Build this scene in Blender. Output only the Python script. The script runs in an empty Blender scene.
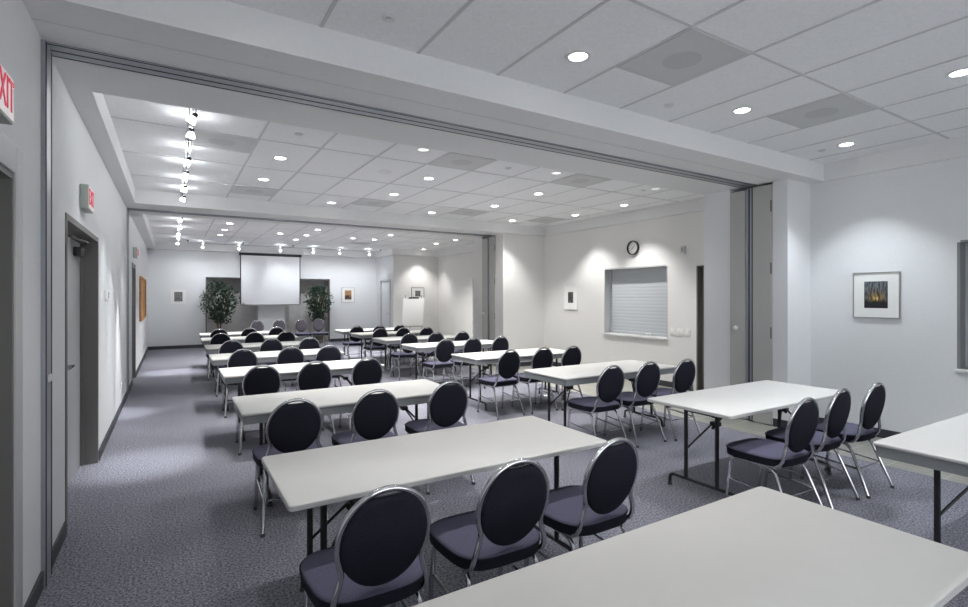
import bpy, bmesh, math, random
from mathutils import Vector, Matrix
random.seed(7)
S = bpy.context.scene
C = S.collection
PI = math.pi
R = math.radians
ORD = ['first', 'second', 'third', 'fourth', 'fifth', 'sixth', 'seventh', 'eighth', 'ninth', 'tenth']

# ------------------------------------------------------------------ mesh helpers
class MB:
    def __init__(self):
        self.v = []; self.f = []
    def add(self, vs, fs):
        o = len(self.v)
        self.v += [tuple(p) for p in vs]
        self.f += [tuple(i + o for i in f) for f in fs]
        return self
    def box(self, x0, x1, y0, y1, z0, z1, b=0.0):
        bm = bmesh.new()
        bmesh.ops.create_cube(bm, size=1.0)
        for v in bm.verts:
            v.co = Vector(((x0 + x1) / 2 + v.co.x * (x1 - x0), (y0 + y1) / 2 + v.co.y * (y1 - y0), (z0 + z1) / 2 + v.co.z * (z1 - z0)))
        if b > 0:
            bmesh.ops.bevel(bm, geom=bm.edges[:], offset=b, segments=2, profile=0.5, affect='EDGES')
        bm.verts.index_update()
        self.add([v.co[:] for v in bm.verts], [[v.index for v in f.verts] for f in bm.faces])
        bm.free()
        return self
    def loft(self, loops, cap0=True, cap1=True):
        n = len(loops[0]); vs = []; fs = []
        for L in loops: vs += L
        for k in range(len(loops) - 1):
            for i in range(n):
                j = (i + 1) % n
                fs.append((k * n + i, k * n + j, (k + 1) * n + j, (k + 1) * n + i))
        if cap0: fs.append(tuple(reversed(range(n))))
        if cap1: fs.append(tuple((len(loops) - 1) * n + i for i in range(n)))
        return self.add(vs, fs)
    def tube(self, pts, r, n=8, closed=False, radii=None):
        P = [Vector(p) for p in pts]
        m = len(P)
        up = None; loops = []
        for i in range(m):
            if closed: t = (P[(i + 1) % m] - P[i - 1])
            elif i == 0: t = P[1] - P[0]
            elif i == m - 1: t = P[-1] - P[-2]
            else: t = (P[i + 1] - P[i]).normalized() + (P[i] - P[i - 1]).normalized()
            t.normalize()
            if up is None:
                a = Vector((0, 0, 1)) if abs(t.z) < .9 else Vector((1, 0, 0))
                up = (a - t * a.dot(t)).normalized()
            else:
                up = (up - t * up.dot(t)).normalized()
            s = t.cross(up)
            rr = radii[i] if radii else r
            loops.append([tuple(P[i] + (up * math.cos(2 * PI * k / n) + s * math.sin(2 * PI * k / n)) * rr) for k in range(n)])
        if closed: loops.append(loops[0])
        return self.loft(loops, not closed, not closed)
    def disc(self, c, r, z0, z1, n=24, b=0.0):
        lo = lambda rr, z: [(c[0] + rr * math.cos(2 * PI * k / n), c[1] + rr * math.sin(2 * PI * k / n), z) for k in range(n)]
        if b: return self.loft([lo(r - b, z0), lo(r, z0 + b), lo(r, z1 - b), lo(r - b, z1)])
        return self.loft([lo(r, z0), lo(r, z1)])
    def ring(self, c, r0, r1, z0, z1, n=28):
        lo = lambda rr, z: [(c[0] + rr * math.cos(2 * PI * k / n), c[1] + rr * math.sin(2 * PI * k / n), z) for k in range(n)]
        return self.loft([lo(r0, z0), lo(r1, z0), lo(r1, z1), lo(r0, z1), lo(r0, z0)], False, False)
    def xf(self, M):
        self.v = [tuple(M @ Vector(p)) for p in self.v]
        return self
    def build(self, name, mat, parent=None, smooth=True, ang=38, **props):
        me = bpy.data.meshes.new(name)
        me.from_pydata(self.v, [], self.f)
        bm = bmesh.new(); bm.from_mesh(me)
        bmesh.ops.recalc_face_normals(bm, faces=bm.faces[:])
        bm.to_mesh(me); bm.free()
        if smooth:
            for p in me.polygons: p.use_smooth = True
            me.set_sharp_from_angle(angle=R(ang))
        me.materials.append(mat)
        o = bpy.data.objects.new(name, me)
        C.objects.link(o)
        if parent: o.parent = parent
        for k, v in props.items(): o[k] = v
        return o

def smooth_path(pts, rad, n=5):
    """polyline with rounded corners"""
    P = [Vector(p) for p in pts]; out = [P[0]]
    for i in range(1, len(P) - 1):
        a, b, c = P[i - 1], P[i], P[i + 1]
        d0 = (a - b); d1 = (c - b)
        r = min(rad, d0.length * .49, d1.length * .49)
        p0 = b + d0.normalized() * r; p1 = b + d1.normalized() * r
        for k in range(n + 1):
            t = k / n
            out.append(p0 * (1 - t) ** 2 + b * 2 * t * (1 - t) + p1 * t * t)
    out.append(P[-1])
    return [tuple(p) for p in out]

def rrect(w, d, r, z, n=5, cx=0, cy=0):
    pts = []
    for (sx, sy, a0) in ((1, 1, 0), (-1, 1, 90), (-1, -1, 180), (1, -1, 270)):
        for k in range(n + 1):
            a = R(a0 + 90 * k / n)
            pts.append((cx + sx * (w / 2 - r) + r * math.cos(a), cy + sy * (d / 2 - r) + r * math.sin(a), z))
    return pts

def thing(name, label, cat, loc=(0, 0, 0), rz=0, group=None):
    o = bpy.data.objects.new(name, None); C.objects.link(o)
    o.empty_display_size = .1
    o.location = loc; o.rotation_euler = (0, 0, rz)
    return tag(o, label, cat, group)

def tag(o, label, cat, group=None):
    o['label'] = label; o['category'] = cat
    if group: o['group'] = group
    return o

def struct(name, mb, mat, parent=None, smooth=False, **k):
    o = mb.build(name, mat, parent, smooth, **k)
    o['kind'] = 'structure'
    return o

kids = {}
def copy_tree(o, parent=None):
    c = o.copy(); C.objects.link(c)
    if parent: c.parent = parent
    for ch in o.children:
        copy_tree(ch, c)
    return c

# ------------------------------------------------------------------ materials
def mat(name, col, rough=.6, metal=0.0, spec=None, noise=None, bump=None, emit=None, sheen=None):
    m = bpy.data.materials.new(name); m.use_nodes = True
    nt = m.node_tree; b = nt.nodes['Principled BSDF']
    b.inputs['Base Color'].default_value = (*col, 1)
    b.inputs['Roughness'].default_value = rough
    b.inputs['Metallic'].default_value = metal
    if spec is not None: b.inputs['Specular IOR Level'].default_value = spec
    if sheen:
        b.inputs['Sheen Weight'].default_value = sheen
    if emit:
        b.inputs['Emission Color'].default_value = (*emit[0], 1); b.inputs['Emission Strength'].default_value = emit[1]
    tc = nt.nodes.new('ShaderNodeTexCoord')
    if noise:   # (scale, amount, detail)
        n = nt.nodes.new('ShaderNodeTexNoise'); n.inputs['Scale'].default_value = noise[0]; n.inputs['Detail'].default_value = noise[2] if len(noise) > 2 else 4
        nt.links.new(tc.outputs['Object'], n.inputs['Vector'])
        r = nt.nodes.new('ShaderNodeValToRGB')
        a = noise[1]
        r.color_ramp.elements[0].position = .3; r.color_ramp.elements[1].position = .7
        r.color_ramp.elements[0].color = (*[max(0, c * (1 - a)) for c in col], 1)
        r.color_ramp.elements[1].color = (*[min(1, c * (1 + a)) for c in col], 1)
        nt.links.new(n.outputs['Fac'], r.inputs['Fac']); nt.links.new(r.outputs['Color'], b.inputs['Base Color'])
    if bump:
        n2 = nt.nodes.new('ShaderNodeTexNoise'); n2.inputs['Scale'].default_value = bump[0]; n2.inputs['Detail'].default_value = 3
        nt.links.new(tc.outputs['Object'], n2.inputs['Vector'])
        bp = nt.nodes.new('ShaderNodeBump'); bp.inputs['Strength'].default_value = bump[1]; bp.inputs['Distance'].default_value = .005
        nt.links.new(n2.outputs['Fac'], bp.inputs['Height']); nt.links.new(bp.outputs['Normal'], b.inputs['Normal'])
    return m

M = {}
M['wall'] = mat('wall_paint', (.73, .74, .75), .75, noise=(60, .02), bump=(220, .08))
M['wall_warm'] = mat('wall_paint_warm', (.74, .732, .718), .75, noise=(60, .02), bump=(220, .08))
M['soffit'] = mat('soffit_paint', (.74, .74, .74), .8, noise=(30, .015))
M['tile'] = mat('ceiling_tile', (.86, .865, .875), .9, noise=(45, .04, 6), bump=(260, .25))
M['grid'] = mat('ceiling_grid_metal', (.60, .60, .61), .6)
M['vent'] = mat('vent_perforated_metal', (.58, .585, .59), .6, noise=(300, .10))
M['vent_core'] = mat('vent_core_metal', (.50, .505, .51), .6, noise=(300, .12))
M['white_metal'] = mat('white_metal', (.75, .75, .75), .35)
M['base'] = mat('baseboard_rubber', (.035, .037, .045), .5)
M['frame'] = mat('door_frame_paint', (.135, .13, .122), .5)
M['door'] = mat('door_leaf_paint', (.46, .465, .47), .5)
M['pocket'] = mat('pocket_door_paint', (.44, .44, .42), .55)
M['alu'] = mat('track_aluminium', (.34, .36, .39), .38, metal=.6)
M['alu_dark'] = mat('track_slot', (.02, .02, .022), .7)
M['table'] = mat('table_laminate', (.60, .595, .575), .45, noise=(14, .012))
M['table_edge'] = mat('table_edge_band', (.56, .56, .545), .5)
M['apron'] = mat('table_apron_grey', (.235, .25, .255), .55)
M['black'] = mat('black_powder_coat', (.012, .012, .014), .4)
M['chrome'] = mat('chair_chrome', (.60, .60, .62), .13, metal=1.0)
M['fabric'] = mat('navy_lilac_fabric', (.100, .097, .145), .95, noise=(420, .35, 2), bump=(500, .3), spec=.15)
M['fabric_front'] = mat('grey_plum_fabric', (.085, .078, .095), .95, noise=(420, .4, 2), bump=(500, .3), spec=.15)
M['fabric_back'] = mat('dark_navy_fabric', (.014, .014, .023), .85, noise=(380, .45, 2), bump=(500, .3), spec=.2)
M['rubber'] = mat('glide_rubber', (.05, .05, .05), .7)
M['white'] = mat('white_plastic', (.80, .80, .78), .4)
M['matboard'] = mat('picture_mat_board', (.82, .82, .80), .8)
M['pframe'] = mat('picture_frame_metal', (.36, .355, .34), .4, metal=.5)
M['shutter'] = mat('shutter_metal', (.47, .50, .52), .5)
M['cork'] = mat('cork', (.50, .27, .10), .85, noise=(60, .25, 6))
M['wood'] = mat('oak_frame', (.42, .22, .08), .5, noise=(20, .2))
M['screen'] = mat('screen_fabric', (.84, .85, .87), .7)
M['screen_black'] = mat('screen_border', (.012, .014, .018), .6)
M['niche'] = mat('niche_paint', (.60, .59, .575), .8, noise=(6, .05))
M['leaf'] = mat('ficus_leaf', (.045, .085, .055), .4, noise=(9, .5))
M['bark'] = mat('bark', (.16, .11, .07), .8, noise=(40, .3))
M['pot'] = mat('planter_basket', (.10, .085, .07), .7, noise=(50, .3))
M['soil'] = mat('soil', (.03, .022, .015), .95, noise=(80, .5))
M['paper'] = mat('flipchart_paper', (.85, .85, .84), .7)
M['red'] = mat('exit_red', (.75, .03, .08), .5, emit=((.9, .05, .12), .12))
M['sign_face'] = mat('exit_face', (.80, .72, .72), .4, emit=((1, .80, .80), .12))
M['sign_box'] = mat('exit_box', (.40, .44, .40), .5)
M['lamp'] = mat('lamp_lens', (1, 1, 1), .4, emit=((1, .985, .96), 14))
M['lamp_dim'] = mat('lamp_lens_recessed', (.9, .9, .9), .4, emit=((1, .985, .96), .55))
M['lamp_off'] = mat('lamp_lens_unlit', (.80, .80, .80), .35)
M['spotglass'] = mat('spot_reflector_glass', (.9, .9, .92), .3, emit=((1, .99, .97), 7))
M['spotlamp'] = mat('spot_lens', (1, 1, 1), .4, emit=((.97, .985, 1), 40))
M['dark_recess'] = mat('dark_recess', (.05, .05, .05), .8)
M['window_dark'] = mat('opening_interior', (.22, .225, .23), .6)
M['backroom'] = mat('opening_wood', (.17, .155, .14), .6)

def carpet():
    m = mat('carpet', (.15, .155, .185), .98, spec=.1)
    nt = m.node_tree; b = nt.nodes['Principled BSDF']; L = nt.links
    tc = nt.nodes.new('ShaderNodeTexCoord')
    def noise(sc, det):
        n = nt.nodes.new('ShaderNodeTexNoise'); n.inputs['Scale'].default_value = sc; n.inputs['Detail'].default_value = det
        L.new(tc.outputs['Object'], n.inputs['Vector']); return n
    n1 = noise(74, 2); n2 = noise(1.1, 4); n3 = noise(210, 1)
    ad = nt.nodes.new('ShaderNodeMath'); ad.operation = 'MULTIPLY_ADD'; ad.inputs[1].default_value = .45
    sc = nt.nodes.new('ShaderNodeMath'); sc.operation = 'MULTIPLY'; sc.inputs[1].default_value = .55
    L.new(n1.outputs['Fac'], sc.inputs[0]); L.new(n3.outputs['Fac'], ad.inputs[0]); L.new(sc.outputs[0], ad.inputs[2])
    r = nt.nodes.new('ShaderNodeValToRGB'); e = r.color_ramp.elements
    e[0].position = .38; e[0].color = (.045, .048, .070, 1)
    e[1].position = .62; e[1].color = (.335, .335, .375, 1)
    L.new(ad.outputs[0], r.inputs['Fac'])
    mx = nt.nodes.new('ShaderNodeMix'); mx.data_type = 'RGBA'; mx.blend_type = 'MULTIPLY'; mx.inputs['Factor'].default_value = .5
    r2 = nt.nodes.new('ShaderNodeValToRGB'); r2.color_ramp.elements[0].color = (.75, .75, .77, 1); r2.color_ramp.elements[0].position = .3; r2.color_ramp.elements[1].position = .7
    L.new(n2.outputs['Fac'], r2.inputs['Fac'])
    L.new(r.outputs['Color'], mx.inputs['A']); L.new(r2.outputs['Color'], mx.inputs['B'])
    L.new(mx.outputs['Result'], b.inputs['Base Color'])
    return m
M['carpet'] = carpet()

def stone_tile():
    m = mat('stone_tile', (.5, .48, .42), .35)
    nt = m.node_tree; b = nt.nodes['Principled BSDF']
    tc = nt.nodes.new('ShaderNodeTexCoord')
    br = nt.nodes.new('ShaderNodeTexBrick'); br.offset = 0
    br.inputs['Scale'].default_value = 1.0; br.inputs['Brick Width'].default_value = .42; br.inputs['Row Height'].default_value = .42
    br.inputs['Mortar Size'].default_value = .008
    br.inputs['Color1'].default_value = (.20, .21, .195, 1); br.inputs['Color2'].default_value = (.245, .24, .205, 1); br.inputs['Mortar'].default_value = (.34, .335, .30, 1)
    nt.links.new(tc.outputs['Object'], br.inputs['Vector']); nt.links.new(br.outputs['Color'], b.inputs['Base Color'])
    return m
M['stone'] = stone_tile()

def dusk_mat():
    m = mat('print_dusk', (.1, .1, .1), .4); nt = m.node_tree; b = nt.nodes['Principled BSDF']; L = nt.links
    def N(t, **k):
        n = nt.nodes.new(t)
        for a, v in k.items(): setattr(n, a, v)
        return n
    def mth(op, a, b_=None, c=None):
        n = N('ShaderNodeMath', operation=op)
        for i, v in enumerate((a, b_, c)):
            if v is None: continue
            if hasattr(v, 'node'): L.new(v, n.inputs[i])
            else: n.inputs[i].default_value = v
        return n.outputs[0]
    tc = N('ShaderNodeTexCoord'); sp = N('ShaderNodeSeparateXYZ'); L.new(tc.outputs['Generated'], sp.inputs[0])
    dy = mth('MULTIPLY', mth('SUBTRACT', sp.outputs['Y'], .48), 1.0); dz = mth('MULTIPLY', mth('SUBTRACT', sp.outputs['Z'], .36), 1.5)
    d = mth('SQRT', mth('ADD', mth('MULTIPLY', dy, dy), mth('MULTIPLY', dz, dz)))
    r = N('ShaderNodeValToRGB'); cr = r.color_ramp
    pts = [(0, (1, .85, .5)), (.07, (.75, .5, .14)), (.2, (.30, .20, .07)), (.42, (.15, .15, .14)), (.8, (.17, .19, .22))]
    while len(cr.elements) < len(pts): cr.elements.new(.5)
    for e, (p, c) in zip(cr.elements, pts): e.position = p; e.color = (*c, 1)
    L.new(d, r.inputs['Fac'])
    mp = N('ShaderNodeMapping'); mp.inputs['Scale'].default_value = (1, 15, 3.2); L.new(tc.outputs['Generated'], mp.inputs['Vector'])
    n = N('ShaderNodeTexNoise'); n.inputs['Scale'].default_value = 1; n.inputs['Detail'].default_value = 5; L.new(mp.outputs[0], n.inputs['Vector'])
    tr = N('ShaderNodeMapRange'); tr.inputs['From Min'].default_value = .42; tr.inputs['From Max'].default_value = .56; L.new(n.outputs['Fac'], tr.inputs['Value'])
    g = N('ShaderNodeMapRange'); g.inputs['From Min'].default_value = .22; g.inputs['From Max'].default_value = .36
    L.new(mth('MULTIPLY_ADD', n.outputs['Fac'], .12, mth('SUBTRACT', sp.outputs['Z'], .06)), g.inputs['Value'])
    k = mth('MULTIPLY', mth('MULTIPLY_ADD', tr.outputs[0], .85, .15), mth('MULTIPLY_ADD', g.outputs[0], .95, .05))
    mx = N('ShaderNodeMix', data_type='RGBA', blend_type='MIX'); L.new(k, mx.inputs['Factor'])
    mx.inputs['A'].default_value = (.008, .008, .010, 1); L.new(r.outputs['Color'], mx.inputs['B']); L.new(mx.outputs['Result'], b.inputs['Base Color'])
    return m

def print_mat(name, kind):
    """small photographic prints inside the frames"""
    m = mat(name, (.2, .2, .2), .4)
    nt = m.node_tree; b = nt.nodes['Principled BSDF']; L = nt.links
    tc = nt.nodes.new('ShaderNodeTexCoord')
    sx = nt.nodes.new('ShaderNodeSeparateXYZ'); L.new(tc.outputs['Generated'], sx.inputs[0])
    n = nt.nodes.new('ShaderNodeTexNoise'); n.inputs['Scale'].default_value = 4.5; n.inputs['Detail'].default_value = 6
    mp = nt.nodes.new('ShaderNodeMapping'); L.new(tc.outputs['Generated'], mp.inputs['Vector']); L.new(mp.outputs[0], n.inputs['Vector'])
    add = nt.nodes.new('ShaderNodeMath'); add.operation = 'MULTIPLY_ADD'
    L.new(n.outputs['Fac'], add.inputs[0]); add.inputs[1].default_value = 1.5
    zs = nt.nodes.new('ShaderNodeMath'); zs.operation = 'MULTIPLY_ADD'; zs.inputs[1].default_value = .45; zs.inputs[2].default_value = -.42
    L.new(sx.outputs['Z'], zs.inputs[0]); L.new(zs.outputs[0], add.inputs[2])
    r = nt.nodes.new('ShaderNodeValToRGB'); cr = r.color_ramp
    if kind == 'dusk':
        mp.inputs['Scale'].default_value = (3, 3, .6)
        pts = [(.0, (.008, .008, .01)), (.44, (.012, .011, .012)), (.52, (.42, .30, .10)), (.60, (.55, .45, .22)), (.75, (.16, .16, .15)), (.95, (.10, .13, .16)), (1.25, (.2, .22, .26))]
    elif kind == 'dark':
        pts = [(.0, (.35, .35, .33)), (.35, (.05, .05, .05)), (.7, (.015, .015, .015)), (.95, (.25, .25, .25)), (1.1, (.08, .08, .08))]
    elif kind == 'warm':
        pts = [(.0, (.02, .012, .01)), (.45, (.03, .02, .015)), (.6, (.38, .18, .07)), (.8, (.45, .25, .12)), (.9, (.03, .02, .02)), (1.1, (.02, .015, .012))]
    else:
        pts = [(.0, (.3, .3, .3)), (.3, (.06, .06, .065)), (.6, (.2, .2, .2)), (.8, (.07, .07, .07)), (1.1, (.35, .35, .35))]
    while len(cr.elements) < len(pts): cr.elements.new(.5)
    mx = 1.3
    for e, (p, c) in zip(cr.elements, pts):
        e.position = p / mx; e.color = (*c, 1)
    dv = nt.nodes.new('ShaderNodeMath'); dv.operation = 'DIVIDE'; dv.inputs[1].default_value = mx
    L.new(add.outputs[0], dv.inputs[0]); L.new(dv.outputs[0], r.inputs['Fac']); L.new(r.outputs['Color'], b.inputs['Base Color'])
    return m

# ------------------------------------------------------------------ the room
XL, ZS, ZC = -.61, 3.02, 3.23
X1 = 6.33            # face of the two partition pockets
XN, XM, XF = 6.86, 7.5, 8.2
YB = -3.4            # wall behind the camera
YF = 18.2            # far wall
B1 = (3.13, 4.43); B2 = (9.35, 10.5)

struct('floor', MB().box(-1.4, 5.76, YB, 19.3, -.06, 0), M['carpet'])
struct('floor', MB().box(5.76, 8.6, YB, 16.5, -.06, 0), M['stone'])
struct('floor', MB().box(5.76, 6.6, 16.5, 19.3, -.06, 0), M['carpet'])
struct('ceiling', MB().box(-.9, 7.2, YB, B1[0], ZC, ZC + .06), M['tile'])
struct('ceiling', MB().box(-.9, 7.8, B1[1], B2[0], ZC, ZC + .06), M['tile'])
struct('ceiling', MB().box(-.9, 8.5, B2[1], 19.0, ZC, ZC + .06), M['tile'])
# suspended grid, one mesh for each bay
def grid(x0, x1, y0, y1, ys, extra=()):
    g = MB(); x = .77 - .635 * 3
    while x < x1:
        if x > x0: g.box(x - .011, x + .011, y0, y1, ZC - .004, ZC + .01)
        x += .635
    for y in ys: g.box(x0, x1, y - .011, y + .011, ZC - .0045, ZC + .01)
    for (a, b, y) in extra: g.box(a, b, y - .011, y + .011, ZC - .0045, ZC + .01)
    struct('ceiling_grid', g, M['grid'])
GX = [.77 + .635 * k for k in range(-2, 13)]
grid(-.6, XN, YB, B1[0], (1.95, .69, -.57, -1.83), [(GX[3+2], GX[4+2], 2.57), (GX[6+2], GX[7+2], 2.57)])
grid(-.6, XM, B1[1], B2[0], (5.69, 6.95, 8.22))
grid(-.6, XF, B2[1], YF, (11.7, 12.96, 14.22, 15.48, 16.74))

# beams carrying the folding partitions
struct('ceiling_beam', MB().box(-.9, XM + .3, B1[0], B1[1], ZS, ZC + .3), M['soffit'])
struct('ceiling_beam', MB().box(-.9, XF + .3, B2[0], B2[1], ZS, ZC + .3), M['soffit'])
# perimeter soffits
struct('ceiling_soffit', MB().box(-.9, XL + .14, YB, B1[0], ZS, ZC), M['soffit'])
struct('ceiling_soffit', MB().box(-.9, XL + .14, B1[1], B2[0], ZS, ZC), M['soffit'])
struct('ceiling_soffit', MB().box(-.9, XL + .18, B2[1], YF, ZS, ZC), M['soffit'])
struct('ceiling_soffit', MB().box(XN - .03, XN + .3, YB, B1[0], ZS, ZC), M['soffit'])
struct('ceiling_soffit', MB().box(XM - .05, XM + .3, B1[1], B2[0], ZS, ZC), M['soffit'])
struct('ceiling_soffit', MB().box(XF - .22, XF + .3, B2[1], 16.3, ZS, ZC), M['soffit'])
struct('ceiling_soffit', MB().box(6.38, XF + .3, 16.3, 16.9, ZS, ZC).box(6.38, 6.6, 16.9, YF - .2, ZS, ZC), M['soffit'])
struct('ceiling_soffit', MB().box(-.9, 6.7, YF - .2, YF + .2, ZS, ZC), M['soffit'])

WT = .16
# left wall with three door openings
def wall_x(name, x0, x1, y0, y1, z1, holes, m):
    """wall slab between y0 and y1 with holes (ya, yb, za, zb)"""
    b = MB(); y = y0
    for (ya, yb, za, zb) in sorted(holes):
        if ya > y: b.box(x0, x1, y, ya, 0, z1)
        if za > 0: b.box(x0, x1, ya, yb, 0, za)
        if zb < z1: b.box(x0, x1, ya, yb, zb, z1)
        y = yb
    if y < y1: b.box(x0, x1, y, y1, 0, z1)
    return struct(name, b, m)
DOORS = [(2.0, 3.02, 2.13), (4.42, 6.11, 2.13), (11.2, 12.1, 2.15)]
wall_x('wall_left', XL - WT, XL, YB, 10.0, ZS, [(DOORS[0][0], DOORS[0][1], 0, DOORS[0][2]), (DOORS[1][0], DOORS[1][1], 0, DOORS[1][2])], M['wall'])
wall_x('wall_left', XL - WT, XL, 10.0, YF + .2, ZS, [(DOORS[2][0], DOORS[2][1], 0, DOORS[2][2])], M['wall'])
NICHE = [(.92, 2.44), (3.27, 4.78)]
fw = MB().box(XL - WT, .92, YF, YF + .2, 0, ZS).box(2.44, 3.27, YF, YF + .2, 0, 2.21).box(4.78, 6.7, YF, YF + .2, 0, ZS).box(.92, 4.78, YF, YF + .2, 2.21, ZS)
struct('wall_back', fw, M['wall'])
for a, b in NICHE:
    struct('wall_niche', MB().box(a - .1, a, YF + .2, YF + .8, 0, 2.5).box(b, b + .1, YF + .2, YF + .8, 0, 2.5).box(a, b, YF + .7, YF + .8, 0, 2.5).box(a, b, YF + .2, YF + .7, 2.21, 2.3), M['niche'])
struct('trim_niche', MB().box(.915, .945, YF - .004, YF + .2, 0, 2.21).box(.915, 2.44, YF - .004, YF + .2, 2.185, 2.215).box(3.27, 4.785, YF - .004, YF + .2, 2.185, 2.215).box(4.755, 4.785, YF - .004, YF + .2, 0, 2.21), M['frame'])
# right side
NW = (.35, 1.875, .86, 2.155)
wall_x('wall_right', XN, XN + WT, YB, 3.30, ZS, [NW], M['wall'])
SH = (5.99, 7.51, .86, 2.147); MD = (4.5, 5.365, 0, 2.1)
wall_x('wall_right', XM, XM + WT, B1[1], 9.47, ZS, [MD, SH], M['wall_warm'])
FH = (12.6, 14.03, .85, 2.16)
wall_x('wall_right', XF, XF + WT, 10.75, 16.7, ZS, [FH], M['wall_warm'])
struct('wall_alcove', MB().box(6.5, XF, 16.5, 16.7, 0, ZS), M['wall_warm'])
AD = (16.83, 17.73, 0, 2.15)
wall_x('wall_alcove', 6.5, 6.5 + .12, 16.7, YF, ZS, [AD], M['wall'])
# wall behind the camera; unseen window band added to let in fill daylight
WB = (.2, 6.0, .9, 2.7)
struct('wall_front', MB().box(XL - WT, WB[0], YB - .15, YB, 0, ZC).box(WB[1], XN + WT, YB - .15, YB, 0, ZC).box(WB[0], WB[1], YB - .15, YB, 0, WB[2]).box(WB[0], WB[1], YB - .15, YB, WB[3], ZC), M['wall'])
fr = MB()
for k in range(5):
    xx = WB[0] + (WB[1] - WB[0]) * k / 4
    fr.box(max(WB[0], xx - .03), min(WB[1], xx + .03), YB - .12, YB - .04, WB[2], WB[3])
fr.box(WB[0], WB[1], YB - .12, YB - .04, WB[2], WB[2] + .05).box(WB[0], WB[1], YB - .12, YB - .04, WB[3] - .05, WB[3])
struct('window_4', fr, M['white_metal'])
pl = bpy.data.lights.new('window_portal', 'AREA'); pl.shape = 'RECTANGLE'; pl.size = WB[1] - WB[0]; pl.size_y = WB[3] - WB[2]; pl.cycles.is_portal = True
po_ = bpy.data.objects.new('window_portal', pl); C.objects.link(po_); po_.location = ((WB[0] + WB[1]) / 2, YB - .14, (WB[2] + WB[3]) / 2); po_.rotation_euler = (-PI / 2, 0, 0)
# partition pockets: a hollow for the stacked panels behind two narrow doors
def pocket(y0, y1, d0, d1, xb, m):
    struct('wall_pocket', MB().box(X1, xb, y0, d0, 0, ZS).box(X1, xb, d1, y1, 0, ZS).box(xb - .1, xb, d0, d1, 0, ZS), m)
pocket(3.30, 4.43, 3.48, 4.04, 7.75, M['wall'])
pocket(9.47, 10.8, 9.78, 10.36, 8.3, M['wall_warm'])

# baseboards
def bb(name, x0, x1, y0, y1, h=.10): struct(name, MB().box(x0, x1, y0, y1, 0, h, .004), M['base'])
for a, b in ((YB, 1.85), (3.17, 3.63), (3.84, 4.36), (6.17, 9.86), (10.1, 11.13), (12.17, YF)): bb('baseboard_left', XL, XL + .014, a, b)
for a, b in ((XL, .91), (2.44, 3.27), (4.79, 6.5)): bb('baseboard_back', a, b, YF - .014, YF)
bb('baseboard_right', XN - .014, XN, YB, 3.30); bb('baseboard_right', X1, XN, 3.286, 3.30)
bb('baseboard_right', X1 - .014, X1, 3.30, 3.47); bb('baseboard_right', X1 - .014, X1, 4.05, 4.43)
bb('baseboard_right', XM - .014, XM, 5.45, 9.47); bb('baseboard_right', X1, XM, 9.456, 9.47)
bb('baseboard_right', X1 - .014, X1, 9.47, 9.77); bb('baseboard_right', X1 - .014, X1, 10.37, 10.8)
bb('baseboard_alcove', 6.5, XF, 16.486, 16.5)

# partition tracks: aluminium band with slots under each beam, and the jamb channel on the left wall
def track(y0, y1, x1):
    t = struct('trim_track', MB().box(XL, x1, y0, y1, ZS - .012, ZS + .002), M['alu'])
    for yy, w in ((y0 + .004, .008), ((y0 + y1) / 2, .014), (y1 - .006, .012)):
        struct('track_slot', MB().box(XL, x1, yy - w / 2, yy + w / 2, ZS - .0135, ZS - .011), M['alu_dark'], t)
    return t
track(3.68, 3.86, X1); track(9.93, 10.1, X1)
struct('trim_reveal', MB().box(XL, X1, 3.412, 3.42, ZS - .003, ZS + .001), M['grid'])
for y0, y1 in ((3.64, 3.82), (9.88, 10.06)):
    j = struct('trim_jamb', MB().box(XL, XL + .02, y0, y1, 0, ZS - .012), M['alu'])
    struct('jamb_slot', MB().box(XL + .0185, XL + .0215, y0 + .002, y0 + .03, 0, ZS - .014).box(XL + .0185, XL + .0215, y1 - .03, y1 - .004, 0, ZS - .014), M['alu_dark'], j)
struct('jamb_latch', MB().box(XL + .02, XL + .03, 3.70, 3.76, 1.12, 1.16, .003), M['white_metal'])

# doors in the left wall (leaf, frame, closer)
def left_door(n, y0, y1, h, double=False, closer=False, casing=.06, fm=None):
    f = MB()
    f.box(XL - WT, XL + .008, y0 - casing, y0 + .008, 0, h + casing).box(XL - WT, XL + .008, y1 - .008, y1 + casing, 0, h + casing).box(XL - WT, XL + .008, y0 + .008, y1 - .008, h - .008, h + casing)
    # stop moulding
    f.box(XL - .125, XL - .10, y0 + .008, y0 + .03, 0, h - .008).box(XL - .125, XL - .10, y1 - .03, y1 - .008, 0, h - .008).box(XL - .125, XL - .10, y0 + .03, y1 - .03, h - .03, h - .008)
    root = struct('door_%d' % n, f, fm or M['frame'])
    leaves = [(y0 + .012, y1 - .012)] if not double else [(y0 + .012, (y0 + y1) / 2 - .002), ((y0 + y1) / 2 + .002, y1 - .012)]
    for (a, b) in leaves:
        lf = MB().box(XL - .155, XL - .127, a, b, .008, h - .012, .002).build('door_leaf', M['door'], root)
        c = a + .07 if (double and b == leaves[-1][1] and a > y0 + .1) else b - .07
        MB().box(XL - .127, XL - .122, c - .03, c + .03, .94, 1.12, .002).tube([(XL - .122, c, 1.03), (XL - .075, c, 1.03), (XL - .075, c - .11, 1.03)], .009).build('door_handle', M['chrome'], lf)
    if closer:
        cl = MB().box(XL - .126, XL - .07, y1 - .42, y1 - .10, h - .17, h - .09, .006).build('door_closer', M['black'], root)
        MB().tube([(XL - .1, y1 - .2, h - .085), (XL - .01, y1 - .55, h - .06), (XL - .09, y1 - .85, h - .045)], .009).build('closer_arm', M['frame'], cl)
    return root
d1 = left_door(1, DOORS[0][0], DOORS[0][1], DOORS[0][2], casing=.02)
y0, y1, h = DOORS[0]
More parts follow.
